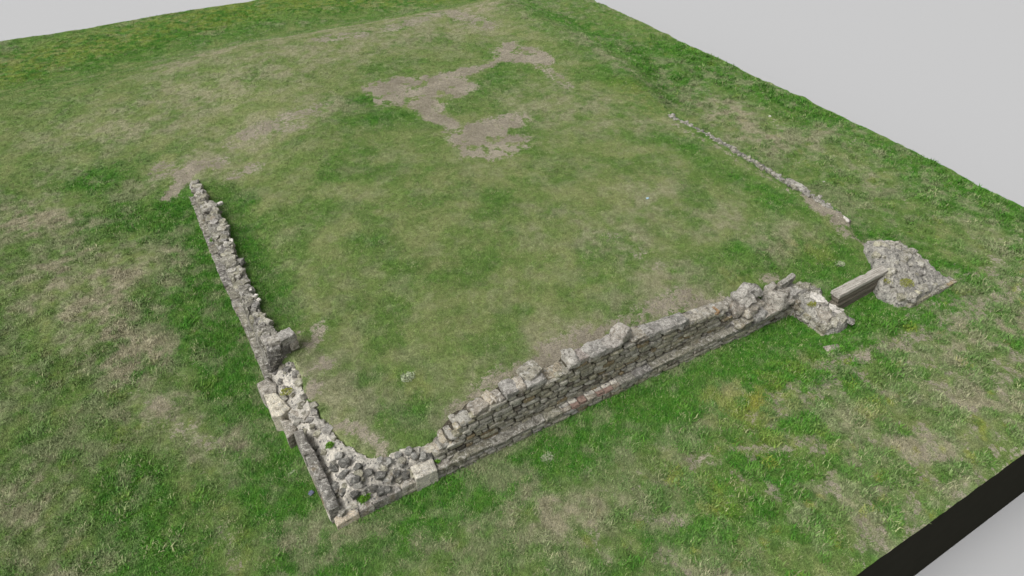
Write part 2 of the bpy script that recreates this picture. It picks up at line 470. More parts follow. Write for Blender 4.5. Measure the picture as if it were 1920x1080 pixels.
# bare or worn places: (polyline, half width, strength)
DIRT = [
    ([(9.73, 20.03), (10.82, 20.33), (12.3, 20.94), (12.73, 20.13), (13.27, 18.36)], .55, .62),
    ([(6.49, 20.29), (7.43, 20.01), (8.15, 19.79)], .4, .66),
    ([(12.83, 13.81), (12.68, 12.33), (12.57, 11.65)], .3, .55),
    ([(1.71, 13.72), (2.46, 14.05), (3.36, 14.17), (4.62, 14.25)], .38, .55),
    ([(2.23, 13.81), (3.65, 13.41)], .3, .5),
    ([(-.49, 11.84), (-.14, 12.38), (.08, 12.68)], .26, .95),
    ([(-.59, 13.27), (.13, 13.03), (.8, 12.86)], .45, .60),
    ([(1.18, 11.52), (1.79, 11.82)], .3, .55),
    ([(1.25, 4.29), (.81, 4.03), (.78, 4.31)], .2, .75),
    ([(1.0, 3.24), (.69, 3.17), (.6, 2.74)], .25, .72),
    ([(.62, 1.9), (.9, 1.3), (1.2, .75)], .12, .65),
    ([(2.81, .8), (3.59, .94), (4.59, .94), (5.55, 1.1), (6.32, 1.2)], .34, .68),
    ([(4.44, 1.0), (5.09, .95)], .25, .95),
    ([(5.96, 1.02), (6.94, 1.1), (8.09, 1.05), (8.93, .95)], .28, .66),
    ([(9.1, .7), (9.5, .75)], .18, .6),
    ([(11.06, .75), (11.5, .6), (11.68, .25)], .2, .75),
    ([(11.87, .26), (11.77, -.32)], .12, .7),
    ([(14.25, 2.3), (14.35, 1.7), (14.6, 1.25), (14.85, .9)], .22, .8),
    ([(14.2, 3.0), (14.25, 2.2), (14.35, 1.6)], .2, .72),
    ([(13.98, 8.0), (14.1, 5.5), (14.2, 3.0)], .12, .45),
    ([(8.55, 3.55), (8.87, 2.89), (8.83, 2.22)], .25, .5),
    ([(11.0, -2.0), (12.52, -2.04), (14.22, -2.15), (16.87, -2.3), (20, -2.2)], .26, .50),
    ([(11.0, -1.5), (11.3, -1.9)], .2, .55),
    ([(10.24, -2.07), (9.42, -1.93)], .2, .5),
    ([(-2.3, 4.55), (-1.69, 3.44), (-1.18, 2.55)], .28, .38),
    ([(-1.71, 1.13), (-1.74, .22)], .12, .42),
]
DRY = [
    ([(-3.38, 9.29), (-2.64, 8.68), (-2.19, 9.31)], 1.1, 1.0), ([(-3.2, 7.4), (-2.4, 6.2), (-2.2, 4.8)], .7, .7), ([(-3.95, 12.82), (-3.35, 12.18)], .9, .8),
    ([(-4.59, 3.57), (-4.18, 2.0)], .6, .55), ([(-2.3, 4.55), (-1.69, 3.44), (-1.18, 2.55)], .6, .6),
    ([(17.34, 8.87), (16.99, 6.73)], 1.1, .6), ([(18.9, 5.26), (18.35, 2.96)], .8, .45), ([(18.52, -.36), (17.5, -1)], .6, .5),
    ([(7.9, -.9), (7.4, -1.6)], .35, .45), ([(5.92, -1.78), (3.83, -2.26), (3.11, -1.46)], .6, .55), ([(5.56, -3.86), (3.5, -4.2)], .6, .55),
    ([(8.55, 3.55), (8.87, 2.89), (8.83, 2.22)], .8, .6), ([(7.5, 5.12), (7.86, 4.67)], .7, .5),
    ([(11.7, 2.12), (12.02, 1.5), (12.97, 1.49)], .5, .6), ([(10.6, 4.5), (11.5, 3.0)], .9, .45),
    ([(2.81, .8), (3.59, .94), (4.59, .94), (5.55, 1.1), (6.32, 1.2), (8.93, .95)], .8, .5),
    ([(.7, 3.4), (1.3, 2.2), (1.1, 1.5)], .6, .5), ([(0, 12.9), (2, 13.6), (4.6, 14.2)], 1.0, .6),
    ([(-1, 17), (3, 18), (8, 19.5), (12, 19.5)], 2.2, .5), ([(.7, 21.2), (6.4, 22.2), (10.8, 21.6), (15, 20.4)], .8, .8), ([(15.3, 19), (15.7, 14.5), (15.3, 11.5)], .5, .45),  # back brow stroke: dry turf tone that also paints in the bank's relief shading
    ([(11, 11), (12.8, 9)], 1.5, .45), ([(-1.0, .4), (.48, -.9), (1.8, -1.3)], .3, .35),
    ([(10, -3.6), (14, -3.9), (18, -3.6)], .8, .55), ([(12.5, -2.7), (15, -2.6), (17, -2.0)], .5, .5), ([(8.2, -4.4), (11.5, -4.6)], .6, .45),
]
LUSH = [
    ([(.1, -.35), (2, -.4), (5, -.45), (9, -.5), (11.2, -.5)], .75, 1.0), ([(5.0, -.5), (8.5, -.7), (11.0, -1.2)], .8, .9),
    ([(-.55, -.3), (-.6, 2), (-.55, 5), (-.5, 8), (-.45, 11.5)], .6, .95), ([(-.6, 2), (-.6, 3.6)], .7, .8),
    ([(12.1, -.9), (13.3, -.8), (14, -1.6), (15.9, -1.5)], .6, 1.0), ([(12, -.6), (13.6, -.55)], .45, 1.0),
    ([(15.6, -1.0), (15.5, .5), (15.1, 1.5)], .6, .9), ([(15.0, 1.5), (15.0, 5), (14.8, 8.2)], .55, .95),
    ([(.62, 5), (.62, 8), (.75, 10.3)], .45, .75), ([(.8, 11), (1.1, 10)], .35, .8), ([(3.16, 6.3), (3.5, 6.1)], .5, .5),
    ([(-2.09, 14.08), (-2.4, 13.8)], .6, .8), ([(1.3, 1.3), (2.0, 1.0), (2.4, .9)], .5, .65), ([(1.6, 2.2), (2.6, 2.0)], .5, .45),
    ([(5.6, 14.3), (4.8, 13.6), (6.5, 12.3), (7.1, 11.4)], .6, .6), ([(9.0, 12.2), (10.8, 13.4), (11.8, 14.2)], .7, .55),
    ([(9.5, 1.5), (10.8, 1.5), (12.6, .9)], .5, .65), ([(12.3, .4), (13.6, .5)], .5, .7), ([(13.6, 2), (13.3, 5), (13.2, 8)], .45, .5),
    ([(-5, 26.8), (.2, 27), (6.5, 28.5), (14, 27.5), (19, 25)], 2.4, .5), ([(16.5, 22), (17.5, 16), (17.2, 11)], 1.0, .8),
    ([(15.2, 20), (15.6, 14), (14.4, 9.5)], .7, .55), ([(19.6, 14), (19.8, 6), (19.6, 1)], .9, .6), ([(15.5, -3.0), (18, -2.9), (20, -1.6), (20, -.4)], .9, .95),
    ([(2, -3.5), (4.5, -3.2), (7, -3.2)], .7, .45), ([(-2.6, 6.4), (-1.8, 5.2), (-1.4, 8)], .7, .55), ([(-3.2, 2.6), (-2.8, .4)], .8, .6),
    ([(-1.9, 10.6), (-2.2, 11.9)], .7, .5),
]
YEL = [
    ([(7.74, -1.31), (8.84, -1.59), (8.12, -1.69)], .55, .55), ([(6.3, -2.83), (5.88, -2.72)], .35, .5), ([(7.69, -2.54), (8.67, -3.12)], .3, .4),
    ([(10.16, -3.06), (10.3, -3.0)], .2, .5), ([(12.6, 1.1), (13.0, .8)], .4, .35), ([(14.6, 10.5), (14.4, 8.8)], .8, .3), ([(-5, 26), (-1, 27.5), (7, 29), (16, 26)], 1.6, .5),
    ([(2.2, 2.1), (2.4, 1.7)], .3, .3), ([(10, 1.2), (10.4, 1.0)], .3, .3), ([(9.6, -1.2), (10.4, -1.4)], .3, .3),
]

def masks(x, y):
    wx = x + .55 * (fbm(x * 1.1, y * 1.1, 71, 4, .6) - .5) * 2 * .45
    wy = y + .55 * (fbm(x * 1.1, y * 1.1, 83, 4, .6) - .5) * 2 * .45
    def paint(lst, soft=1.0):
        m = np.zeros(x.shape)
        for pts, w, s in lst:
            xs = [p[0] for p in pts]; ys = [p[1] for p in pts]
            R = 2.2 * w + .6
            sel = (x > min(xs) - R) & (x < max(xs) + R) & (y > min(ys) - R) & (y < max(ys) + R)
            d = seg_dist(wx[sel], wy[sel], pts)
            v = s * ss(1.7 * w * soft, .35 * w, d)
            m[sel] = 1 - (1 - m[sel]) * (1 - v)
        return m
    big = fbm(x * .35, y * .35, 5, 4); mid = fbm(x * 1.6, y * 1.6, 6, 4, .6); fin = fbm(x * 5, y * 5, 7, 3, .6)
    inside = ss(0, .6, x) * ss(.2, .8, y) * ss(15.0, 13.8, x - 1.2 * ss(8, 14, y)) * ss(23.5, 21, y)
    inside = np.maximum(inside, ss(14, 17, y) * ss(22.5, 20, y) * ss(17, 15, x) * .8)
    out = 1 - inside
    lush = paint(LUSH) * (.6 + .55 * mid) + .60 * out * ss(.22, .62, mid) + .42 * inside * ss(.46, .68, fbm(x * 1.1 + 40, y * 1.1, 8, 4, .6)) + .18 * ss(.45, .65, big)
    lush = lush + .35 * (fin - .5) + .45 * bumpy(x, y) * ss(.50, .66, fbm(x * 3.6, y * 3.6, 11, 3, .55))
    dry = .8 * paint(DRY) * ss(.30, .62, .5 * mid + .5 * fin + .02) + out * .52 * ss(.48, .66, .45 * mid + .25 * big + .3 * fin) + inside * .30 * ss(.46, .66, fin * .45 + mid * .55)
    dirt = paint(DIRT)
    dm = sdist(x + .35 * (fbm(x * 2.2, y * 2.2, 91, 4, .65) - .5), y + .35 * (fbm(x * 2.2, y * 2.2, 93, 4, .65) - .5), DIRT_MAIN)
    rag = fbm(x * 3.2, y * 3.2, 95, 4, .65)
    dirt = np.maximum(dirt * (.55 + .9 * rag), .92 * ss(-.34, .22, dm + .12 + .75 * (rag - .5)))
    holes = ss(.56, .66, fbm(x * 3.0 + 9, y * 3.0, 97, 3, .6))
    dirt = dirt * (1 - .65 * holes)
    dirt = np.maximum(dirt, paint([([(9.0, 14.62), (10.7, 14.58), (12.1, 15.2)], .14, .95), ([(7.5, 12.9), (7.62, 11.8), (7.8, 10.9)], .26, .92), ([(14.95, .75), (14.85, 1.15), (15.1, 1.5)], .2, .85), ([(14.4, .75), (14.2, 1.2)], .15, .6)]) * (.7 + .6 * rag))
    br = bumpy(x, y)
    clump = fbm(x * 3.6, y * 3.6, 11, 3, .55)
    dirt = np.maximum(dirt, .52 * br * ss(.50, .36, clump) * ss(.36, .52, fbm(x * .7 + 5, y * .7, 38, 3)))
    yel = paint(YEL) * ss(.40, .62, fin)
    yel = .8 * yel + .5 * br * ss(.78, .84, fbm(x * 4.2, y * 4.2, 57, 2))
    clip = lambda v: np.clip(v, 0, 1)
    return clip(lush), clip(dry), clip(dirt), clip(yel)

STEP = .075
nx = int((GX1 - GX0) / STEP) + 1; ny = int((GY1 - GY0) / STEP) + 1
gx = np.linspace(GX0, GX1, nx); gy = np.linspace(GY0, GY1, ny)
GXX, GYY = np.meshgrid(gx, gy)
# the edge of the plot is slightly ragged
wob = .05 * (fbm(GYY * 1.3, GXX * 0 + 3, 44, 3) - .5) * 2
PX = GXX + np.where(GXX > GX1 - .01, wob, 0)
PY = GYY + np.where(GYY > GY1 - .01, .08 * (fbm(GXX * 1.3, GYY * 0, 45, 3) - .5) * 2, 0)
GZ = HGS(GXX, GYY)
gv = np.stack([PX, PY, GZ], -1).reshape(-1, 3)
ii = (np.arange(ny - 1)[:, None] * nx + np.arange(nx - 1)[None, :]).ravel()
gf = np.stack([ii, ii + 1, ii + nx + 1, ii + nx], -1)
me = bpy.data.meshes.new("ground")
me.vertices.add(len(gv)); me.vertices.foreach_set('co', gv.ravel().astype(np.float32))
me.loops.add(gf.size); me.loops.foreach_set('vertex_index', gf.ravel().astype(np.int32))
me.polygons.add(len(gf)); me.polygons.foreach_set('loop_start', (np.arange(len(gf)) * 4).astype(np.int32))
me.polygons.foreach_set('use_smooth', np.ones(len(gf), bool))
me.update(calc_edges=True)
for nm, arr in zip(('lush', 'dry', 'dirt', 'yellow'), masks(gv[:, 0], gv[:, 1])):
    at = me.attributes.new(nm, 'FLOAT', 'POINT'); at.data.foreach_set('value', arr.astype(np.float32))
me.materials.append(M['ground'])
ground = bpy.data.objects.new("ground", me); C.objects.link(ground)
tag(ground, "square plot of worn green turf inside and around the ruined walls", kind='structure')

# dark base the plot is set on, following its rim
rim = [(i, 0) for i in range(nx)] + [(nx - 1, j) for j in range(1, ny)] + [(i, ny - 1) for i in range(nx - 2, -1, -1)] + [(0, j) for j in range(ny - 2, 0, -1)]
BASE_Z = -3.2
sv, sf = [], []
for (i, j) in rim:
    v = gv[j * nx + i]
    ox = .004 * (1 if i == nx - 1 else (-1 if i == 0 else 0)); oy = .004 * (1 if j == ny - 1 else (-1 if j == 0 else 0))
    sv.append((v[0] + ox, v[1] + oy, v[2] - .012)); sv.append((v[0] + ox, v[1] + oy, BASE_Z))
for k in range(len(rim)):
    a, b = 2 * k, 2 * ((k + 1) % len(rim)); sf.append((a, a + 1, b + 1, b))
sf.append([2 * k + 1 for k in range(len(rim))][::-1])
base = link_mesh("base_slab", sv, sf, M['slab'])
tag(base, "near-black straight-sided base under the turf plot", kind='structure')
fl = link_mesh("floor", [(-1500, -1500, BASE_Z - .004), (1500, -1500, BASE_Z - .004), (1500, 1500, BASE_Z - .004), (-1500, 1500, BASE_Z - .004)], [(0, 1, 2, 3)], M['floor'])
tag(fl, "plain light grey floor around the plot", kind='structure')

# ------------------------------------------------------------------ stone colours
def grey_c(r, lo=.22, hi=.40, warm=.9):
    v = r.uniform(lo, hi); w = r.uniform(.80, .93) if r.random() < .6 else r.uniform(.9, 1.0)
    return (v, v * .972, v * (w - .03))
def face_c(r):
    t = r.random()
    if t < .52: v = r.uniform(.24, .38); return (v, v * .965, v * r.uniform(.72, .82))       # olive grey
    if t < .80: v = r.uniform(.32, .46); return (v, v * .975, v * .88)                       # pale grey
    if t < .93: v = r.uniform(.12, .18); return (v, v * .92, v * .78)                       # dark
    v = r.uniform(.22, .28); return (v, v * .82, v * .52)                                   # ochre

# ------------------------------------------------------------------ front wall
def interp(x, pts):
    return float(np.interp(x, [p[0] for p in pts], [p[1] for p in pts]))
TOP = [(1.92, .40), (2.1, .50), (2.3, .68), (2.45, .84), (2.56, .98), (2.8, 1.0), (2.82, 1.10), (3.2, 1.15), (3.5, 1.15), (3.6, 1.20), (4.3, 1.16), (4.45, 1.12), (4.9, 1.13), (4.95, 1.24), (5.5, 1.22), (6.0, 1.17), (6.45, 1.16), (7.0, 1.12), (7.6, 1.04), (8.0, 1.0), (8.4, .94), (8.9, .88), (9.1, .80), (9.28, .60), (9.35, .5)]
def ledge_z(x): return interp(x, [(0, .19), (1, .25), (2.5, .30), (5, .30), (7.3, .32), (8.6, .30), (10, .26), (11.3, .30)])
FACE_Y = .165

fw = thing("front_wall", "long ruined stone wall with stepped coping and a plinth ledge, facing the viewer", "stone wall", (5.7, .25, 0))
rf = random.Random(21)

# mortar body of the upper wall and of the plinth
def strip_core(name, parent, xs, prof, y0, y1, zb, mat, seed):
    b = parent.location; vs, fs = [], []
    for i, x in enumerate(xs):
        zt = prof(x)
        for (y, z) in ((y0, zb), (y0, zt), ((y0 + y1) / 2, zt + .015), (y1, zt), (y1, zb)):
            j = rf.uniform(-.012, .012)
            vs.append((x - b[0], y + j - b[1], z + (j if z != zb else 0) - b[2]))
    n = 5
    for i in range(len(xs) - 1):
        for k in range(n - 1):
            a = i * n + k; fs.append((a, a + n, a + n + 1, a + 1))
    fs.append(list(range(n))); fs.append([(len(xs) - 1) * n + k for k in range(n)][::-1])
    return link_mesh(name, vs, fs, M[mat], parent, (0, 0, 0), 40, (.2, .18, .15))
strip_core("wall_core", fw, list(np.linspace(1.95, 9.32, 120)), lambda x: interp(x, TOP) - .05, FACE_Y + .05, .56, -.1, 'core_dark', 3)
strip_core("plinth_core", fw, list(np.linspace(.12, 11.2, 120)), lambda x: ledge_z(x) - .045, .045, .5, -.25, 'core_grey', 4)

# face stones in rough courses
n_face = 0
z = .25
ci = 0
while z < 1.30:
    hgt = rf.uniform(.075, .125)
    x = 1.9 + rf.uniform(0, .2)
    while x < 9.35:
        w = rf.choice([rf.uniform(.13, .22), rf.uniform(.2, .33), rf.uniform(.28, .44)])
        xc = x + w / 2
        wave = .018 * math.sin(xc * 1.7 + ci) + .012 * math.sin(xc * 4.1 + 2 * ci)
        z0 = z + wave; z1 = z0 + hgt
        zt = interp(xc, TOP)
        zl = ledge_z(xc) - .03
        if z1 > zt + .03: z1 = zt + rf.uniform(-.02, .02)
        if z0 < zl: z0 = zl
        if z1 - z0 > .045 and n_face < 299:
            hh = (z1 - z0) / 2; dy = rf.uniform(-.014, .014)
            stone("face_stone", fw, (xc, FACE_Y + .06 + dy, (z0 + z1) / 2), (w / 2 - .006, .075, hh - .004), 'stone', face_c(rf), rf.uniform(.14, .30), .075, (0, rf.uniform(-.04, .04), 0), (rf.uniform(-.12, .12), 0), rf)
            n_face += 1
        x += w
    z += hgt; ci += 1

# wall-top rubble behind the face: flat stones crowning the wall where there is no coping
x = 1.98
while x < 9.3:
    w = rf.uniform(.12, .3)
    if not (3.45 < x + w / 2 < 4.5 or 4.9 < x + w / 2 < 6.45):
        zt = interp(x + w / 2, TOP)
        for yy in (FACE_Y + .11, FACE_Y + .26):
            h = rf.uniform(.03, .055)
            stone("top_stone", fw, (x + w / 2, yy + rf.uniform(-.03, .03), zt - .02 + rf.uniform(-.02, .02)), (w / 2, rf.uniform(.07, .12), h), 'coping', grey_c(rf, .26, .42), .3, .14, (rf.uniform(-.12, .12), rf.uniform(-.12, .12), rf.uniform(-.3, .3)), None, rf)
    x += w * .95

# coping stones, each with its own size
def cop(x0, x1, y0, y1, z0, z1, col=(.37, .355, .33), rot=(0, 0, 0), label=None, rnd=.26, jit=.17):
    o = stone("coping_stone", fw, ((x0 + x1) / 2, (y0 + y1) / 2, (z0 + z1) / 2), ((x1 - x0) / 2, (y1 - y0) / 2, (z1 - z0) / 2), 'coping', col, rnd, jit, rot, None, rf)
    if label: o['label'] = label
    return o
# leaning stones at the broken left end
cop(2.40, 2.52, .16, .42, .45, .80, (.40, .36, .29), (0, -.35, .1)); cop(2.30, 2.42, .2, .45, .40, .66, (.42, .37, .30), (0, -.4, .2))
cop(2.48, 2.58, .18, .36, .70, .98, (.44, .40, .31), (0, -.3, .15)); cop(2.55, 2.82, .18, .45, .93, 1.03, (.42, .41, .38)); cop(2.20, 2.36, .24, .55, .46, .70, (.42, .38, .31), (0, -.6, 0)); cop(2.04, 2.2, .22, .5, .36, .55, (.40, .37, .32), (0, -.6, .2)); cop(1.9, 2.06, .3, .56, .36, .50, (.46, .43, .37), (0, -.4, .3))
cop(2.80, 3.18, .17, .48, 1.04, 1.18, (.36, .33, .29), (0, -.02, .03), "brown grey capping block on the stepped end")
cop(3.17, 3.26, .2, .50, 1.08, 1.22, (.39, .35, .29), (0, -.45, .25)); cop(3.25, 3.36, .19, .52, 1.09, 1.23, (.40, .36, .30), (0, -.4, .28)); cop(3.34, 3.50, .18, .5, 1.09, 1.21, (.36, .34, .31), (0, -.3, .1))
cop(3.50, 3.80, .15, .50, 1.14, 1.33, (.36, .35, .34), (.03, .02, .05), "grey coping block with rusty lichen at its left end")
cop(3.76, 3.95, .15, .48, 1.16, 1.33, (.46, .42, .37), (0, 0, -.06)); cop(3.93, 4.42, .15, .47, 1.14, 1.28, (.43, .42, .41), (.02, .05, .02))
cop(3.98, 4.42, .28, .66, 1.26, 1.36, (.40, .385, .33), (.05, .02, .3), "pale flat stone lying loose on the coping", .3, .16)
cop(4.45, 4.92, .22, .52, 1.06, 1.16, (.38, .34, .27), (0, 0, 0))
cop(4.92, 5.16, .13, .55, 1.22, 1.42, (.46, .445, .42), (0, 0, -.12), "white lichened block at the left end of the tall coping")
cop(5.12, 5.42, .16, .48, 1.20, 1.35, (.40, .36, .345), (0, .03, .03)); cop(5.38, 5.86, .15, .50, 1.19, 1.36, (.39, .38, .37), (0, .02, 0)); cop(5.80, 6.22, .16, .5, 1.17, 1.36, (.42, .40, .385), (0, 0, .02))
cop(6.12, 6.46, .20, .58, 1.22, 1.50, (.41, .385, .36), (0, -.1, .25), "tall rounded knob stone on the coping", .30, .12)
cop(6.45, 6.85, .18, .55, 1.12, 1.22, (.37, .34, .29), (0, .04, 0)); cop(6.8, 7.3, .17, .52, 1.06, 1.19, (.38, .37, .36), (0, .06, 0)); cop(7.25, 7.72, .17, .5, .99, 1.13, (.35, .34, .33), (0, .04, 0)); cop(7.68, 8.0, .15, .48, .96, 1.13, (.30, .295, .285), (0, 0, .1), None, .25, .14)
cop(8.0, 8.45, .18, .5, .90, 1.0, (.42, .395, .35), (0, .08, 0)); cop(8.42, 8.85, .18, .5, .86, .96, (.40, .375, .33), (0, .05, 0)); cop(8.72, 8.95, .17, .40, .84, .93, (.33, .21, .11), (0, 0, .1), "rust brown stone on the low right part of the coping"); cop(8.9, 9.25, .22, .5, .76, .88, (.40, .38, .34), (0, .12, 0))

# plinth: face stones and ledge stones
rp = random.Random(33)
z = -.16; ci = 0
while z < .26:
    hgt = rp.uniform(.085, .13); x = .42 + rp.uniform(0, .15)
    while x < 11.25:
        w = rp.uniform(.18, .48); xc = x + w / 2; z0 = z + .01 * math.sin(xc * 2 + ci); z1 = min(z0 + hgt, ledge_z(xc) - .075)
        if z1 - z0 > .04:
            stone("plinth_stone", fw, (xc, .06 + rp.uniform(-.012, .012), (z0 + z1) / 2), (w / 2 - .006, .075, (z1 - z0) / 2 - .004), 'stone', face_c(rp) if rp.random() < .35 else grey_c(rp, .36, .50), rp.uniform(.14, .28), .08, (0, rp.uniform(-.03, .03), 0), (rp.uniform(-.1, .1), 0), rp)
        x += w
    z += hgt; ci += 1
x = 2.0
while x < 11.2:
    w = rp.uniform(.3, .75)
    brick_zone = 4.75 < x + w / 2 < 6.25
    zc = ledge_z(x + w / 2)
    if brick_zone:
        w = rp.uniform(.17, .24); zc = ledge_z(x + w / 2)
        red = 4.9 < x < 5.2 or 5.5 < x < 5.95
        for k in range(2):
            stone("brick", fw, (x + w / 2, .075 + rp.uniform(-.015, .015), zc - .075 + k * .05), (w / 2 - .006, .085, .021), 'brick' if red else 'stone', (.33, .30, .26), .2, .08, (0, rp.uniform(-.03, .03), 0), None, rp)
        if rp.random() < .85: stone("mortar_lump", fw, (x + w / 2, .14, zc - .005), (w / 2 - .01, .06, .02), 'core_pale', (.5, .46, .4), .35, .2, (0, 0, 0), None, rp)
    else:
        d = rp.uniform(.10, .125)
        stone("ledge_stone", fw, (x + w / 2, d - .02 + rp.uniform(-.015, .02), zc - .04 + rp.uniform(-.012, .012)), (w / 2 + .004, d, .05), 'coping', grey_c(rp, .24, .34), .12, .15, (rp.uniform(-.05, .08), rp.uniform(-.02, .02), 0), None, rp)
    x += w

# broken right end of the wall: boulders and slabs above the ledge
def boulder(c, s, col, rot=(0, 0, 0), label=None, rnd=.35, jit=.2, parent=fw, name="boulder"):
    o = stone(name, parent, c, s, 'coping', col, rnd, jit, rot, None, rf)
    if label: o['label'] = label
    return o
strip_core("end_core", fw, list(np.linspace(9.2, 11.45, 40)), lambda x: .40 + .10 * math.sin(x * 4) + .06 * (x > 10.3), .13, .62, -.25, 'core_grey', 4)
boulder((9.98, .42, .66), (.30, .24, .27), (.36, .35, .335), (.1, .1, .4), "large rounded grey boulder on the broken wall end")
boulder((9.88, .16, .56), (.24, .17, .11), (.42, .39, .34), (0, .1, .2)); boulder((9.55, .3, .62), (.16, .15, .15), (.34, .31, .28)); boulder((9.42, .45, .72), (.13, .12, .1), (.35, .33, .3))
boulder((9.62, .05, .36), (.22, .14, .11), (.33, .31, .26), (0, .1, .1)); boulder((10.1, .05, .40), (.22, .14, .10), (.34, .335, .33), (.1, 0, 0)); boulder((10.2, .25, .52), (.16, .13, .09), (.43, .40, .35))
boulder((10.42, .06, .36), (.26, .17, .09), (.44, .41, .37), (.15, 0, .05), "pale flat block at the foot of the broken end", .2, .1)
boulder((10.66, .12, .55), (.13, .26, .20), (.43, .41, .38), (-.25, .1, .1), "pale leaning slab near the wall end", .2, .12)
boulder((10.72, .36, .72), (.15, .10, .09), (.38, .36, .33), (0, 0, .2)); boulder((11.0, .2, .55), (.19, .14, .12), (.35, .33, .30), (0, 0, .3)); boulder((10.95, .02, .44), (.2, .12, .09), (.36, .34, .31))
boulder((11.14, .30, .74), (.27, .06, .13), (.34, .335, .31), (.15, -.06, .12), "upright grey slab at the right end of the wall", .14, .08)
boulder((11.22, .1, .50), (.17, .14, .12), (.36, .35, .34)); boulder((11.3, -.02, .30), (.12, .12, .12), (.3, .27, .22))
for k in range(14):
    xx = rf.uniform(9.35, 11.3); boulder((xx, rf.uniform(.0, .55), rf.uniform(.34, .5)), (rf.uniform(.05, .11), rf.uniform(.05, .1), rf.uniform(.04, .08)), grey_c(rf, .26, .42), (rf.uniform(-.4, .4), rf.uniform(-.4, .4), rf.uniform(0, 3)), None, .35, .2, fw, "rubble_stone")

# ------------------------------------------------------------------ ruined corner
co = thing("wall_corner", "low ruined wall corner of dark stones set in pale mortar, nearest the viewer", "stone wall", (.6, .6, 0))
rc = random.Random(5)
def cor_top(X, Y):
    dout = np.minimum(X, Y * 1.0)
    t = .20 + .05 * np.clip(X, 0, 2.4) + .27 * ss(.10, .45, dout) - .10 * ss(1.6, 2.2, X)
    t = np.where(Y > 1.9, np.maximum(t, .40 + .16 * ss(0, .4, X)), t)
    return t
lump("mortar_bed", co, COR, cor_top, 'core_pale', .035, .04, -.2, .035, 9, freq=9)
CST = [(.51, .85, .13, .12), (.32, .94, .11, .12), (.2, .60, .12, .2), (.55, .43, .11, .13), (.41, .64, .07, .13), (.28, .39, .09, .08), (.44, .25, .09, .09), (.47, 1.05, .09, .09), (.81, .43, .1, .08), (.97, .32, .1, .12), (1.1, .24, .11, .11), (1.25, .25, .1, .09), (1.18, .45, .1, .09), (1.08, .55, .07, .1), (.77, .22, .07, .09), (.99, .1, .1, .08), (.88, .14, .1, .1), (1.38, .18, .1, .09), (1.6, .46, .09, .08), (1.8, .3, .11, .1), (1.92, .28, .09, .09), (2.04, .25, .11, .09), (1.65, .36, .07, .1), (1.41, .32, .07, .07), (1.4, .48, .09, .08), (.68, .63, .08, .09)]
for (x, y, a, b) in CST:
    v = rc.uniform(.105, .19) if rc.random() < .75 else rc.uniform(.24, .32)
    zt = float(cor_top(np.array([x]), np.array([y]))[0])
    o = stone("rubble_stone", co, (x, y, zt + .022), (a * .88, b * .88, rc.uniform(.05, .085)), 'stone', (v, v, v * .97), .34, .2, (rc.uniform(-.25, .25), rc.uniform(-.25, .25), rc.uniform(0, 3)), None, rc)
for k in range(90):
    t = rc.random()
    if t < .45: x, y = rc.uniform(.1, 2.4), rc.uniform(.12, .5)
    else: x, y = rc.uniform(0, .55), rc.uniform(.9, 3.85)
    if not in_poly(np.array([x]), np.array([y]), COR)[0]: continue
    zt = float(cor_top(np.array([x]), np.array([y]))[0]); s = rc.uniform(.035, .085)
    stone("rubble_stone", co, (x, y, zt + .015), (s, s * rc.uniform(.6, 1.1), s * .6), 'stone', grey_c(rc, .18, .42), .16, .27, (rc.uniform(-.4, .4), rc.uniform(-.4, .4), rc.uniform(0, 3)), None, rc)
def slab(poly, z0, z1, col, label=None, mat='coping', tilt=(0, 0), chamfer=.02, jit=.012):
    o = prism("slab", co, poly, z0, z1, mat, col, chamfer, jit, tilt, rc)
    if label: o['label'] = label
    return o
slab([(-.02, -.03), (.40, -.02), (.42, .12), (.12, .2), (-.02, .14)], -.2, .17, (.66, .58, .48), "pale beige corner stone at the very corner", tilt=(.08, .05))
slab([(.14, .13), (.42, .07), (.46, .18), (.2, .25)], .05, .25, (.70, .67, .60), "narrow white stone above the corner stone")
slab([(.40, -.015), (.68, -.01), (.66, .10), (.44, .11)], -.15, .20, (.33, .31, .29)); slab([(.68, -.01), (.96, -.01), (.95, .18), (.70, .17)], -.15, .23, (.27, .26, .25)); slab([(.965, -.01), (1.08, 0), (1.07, .18), (.965, .17)], -.15, .25, (.34, .32, .30))
slab([(1.085, -.01), (1.22, -.01), (1.21, .18), (1.09, .18)], -.15, .255, (.31, .30, .29)); slab([(1.225, -.015), (1.49, -.015), (1.48, .24), (1.235, .22)], -.15, .29, (.42, .39, .35), "pinkish flat ledge stone left of the white block")
slab([(1.50, -.03), (1.93, -.03), (1.94, .22), (1.51, .25)], .0, .42, (.66, .63, .57), "large white topped block standing on the ledge", chamfer=.03, tilt=(0, .15))
slab([(1.95, 0), (2.25, 0), (2.25, .2), (1.95, .2)], -.1, .31, (.33, .31, .28))
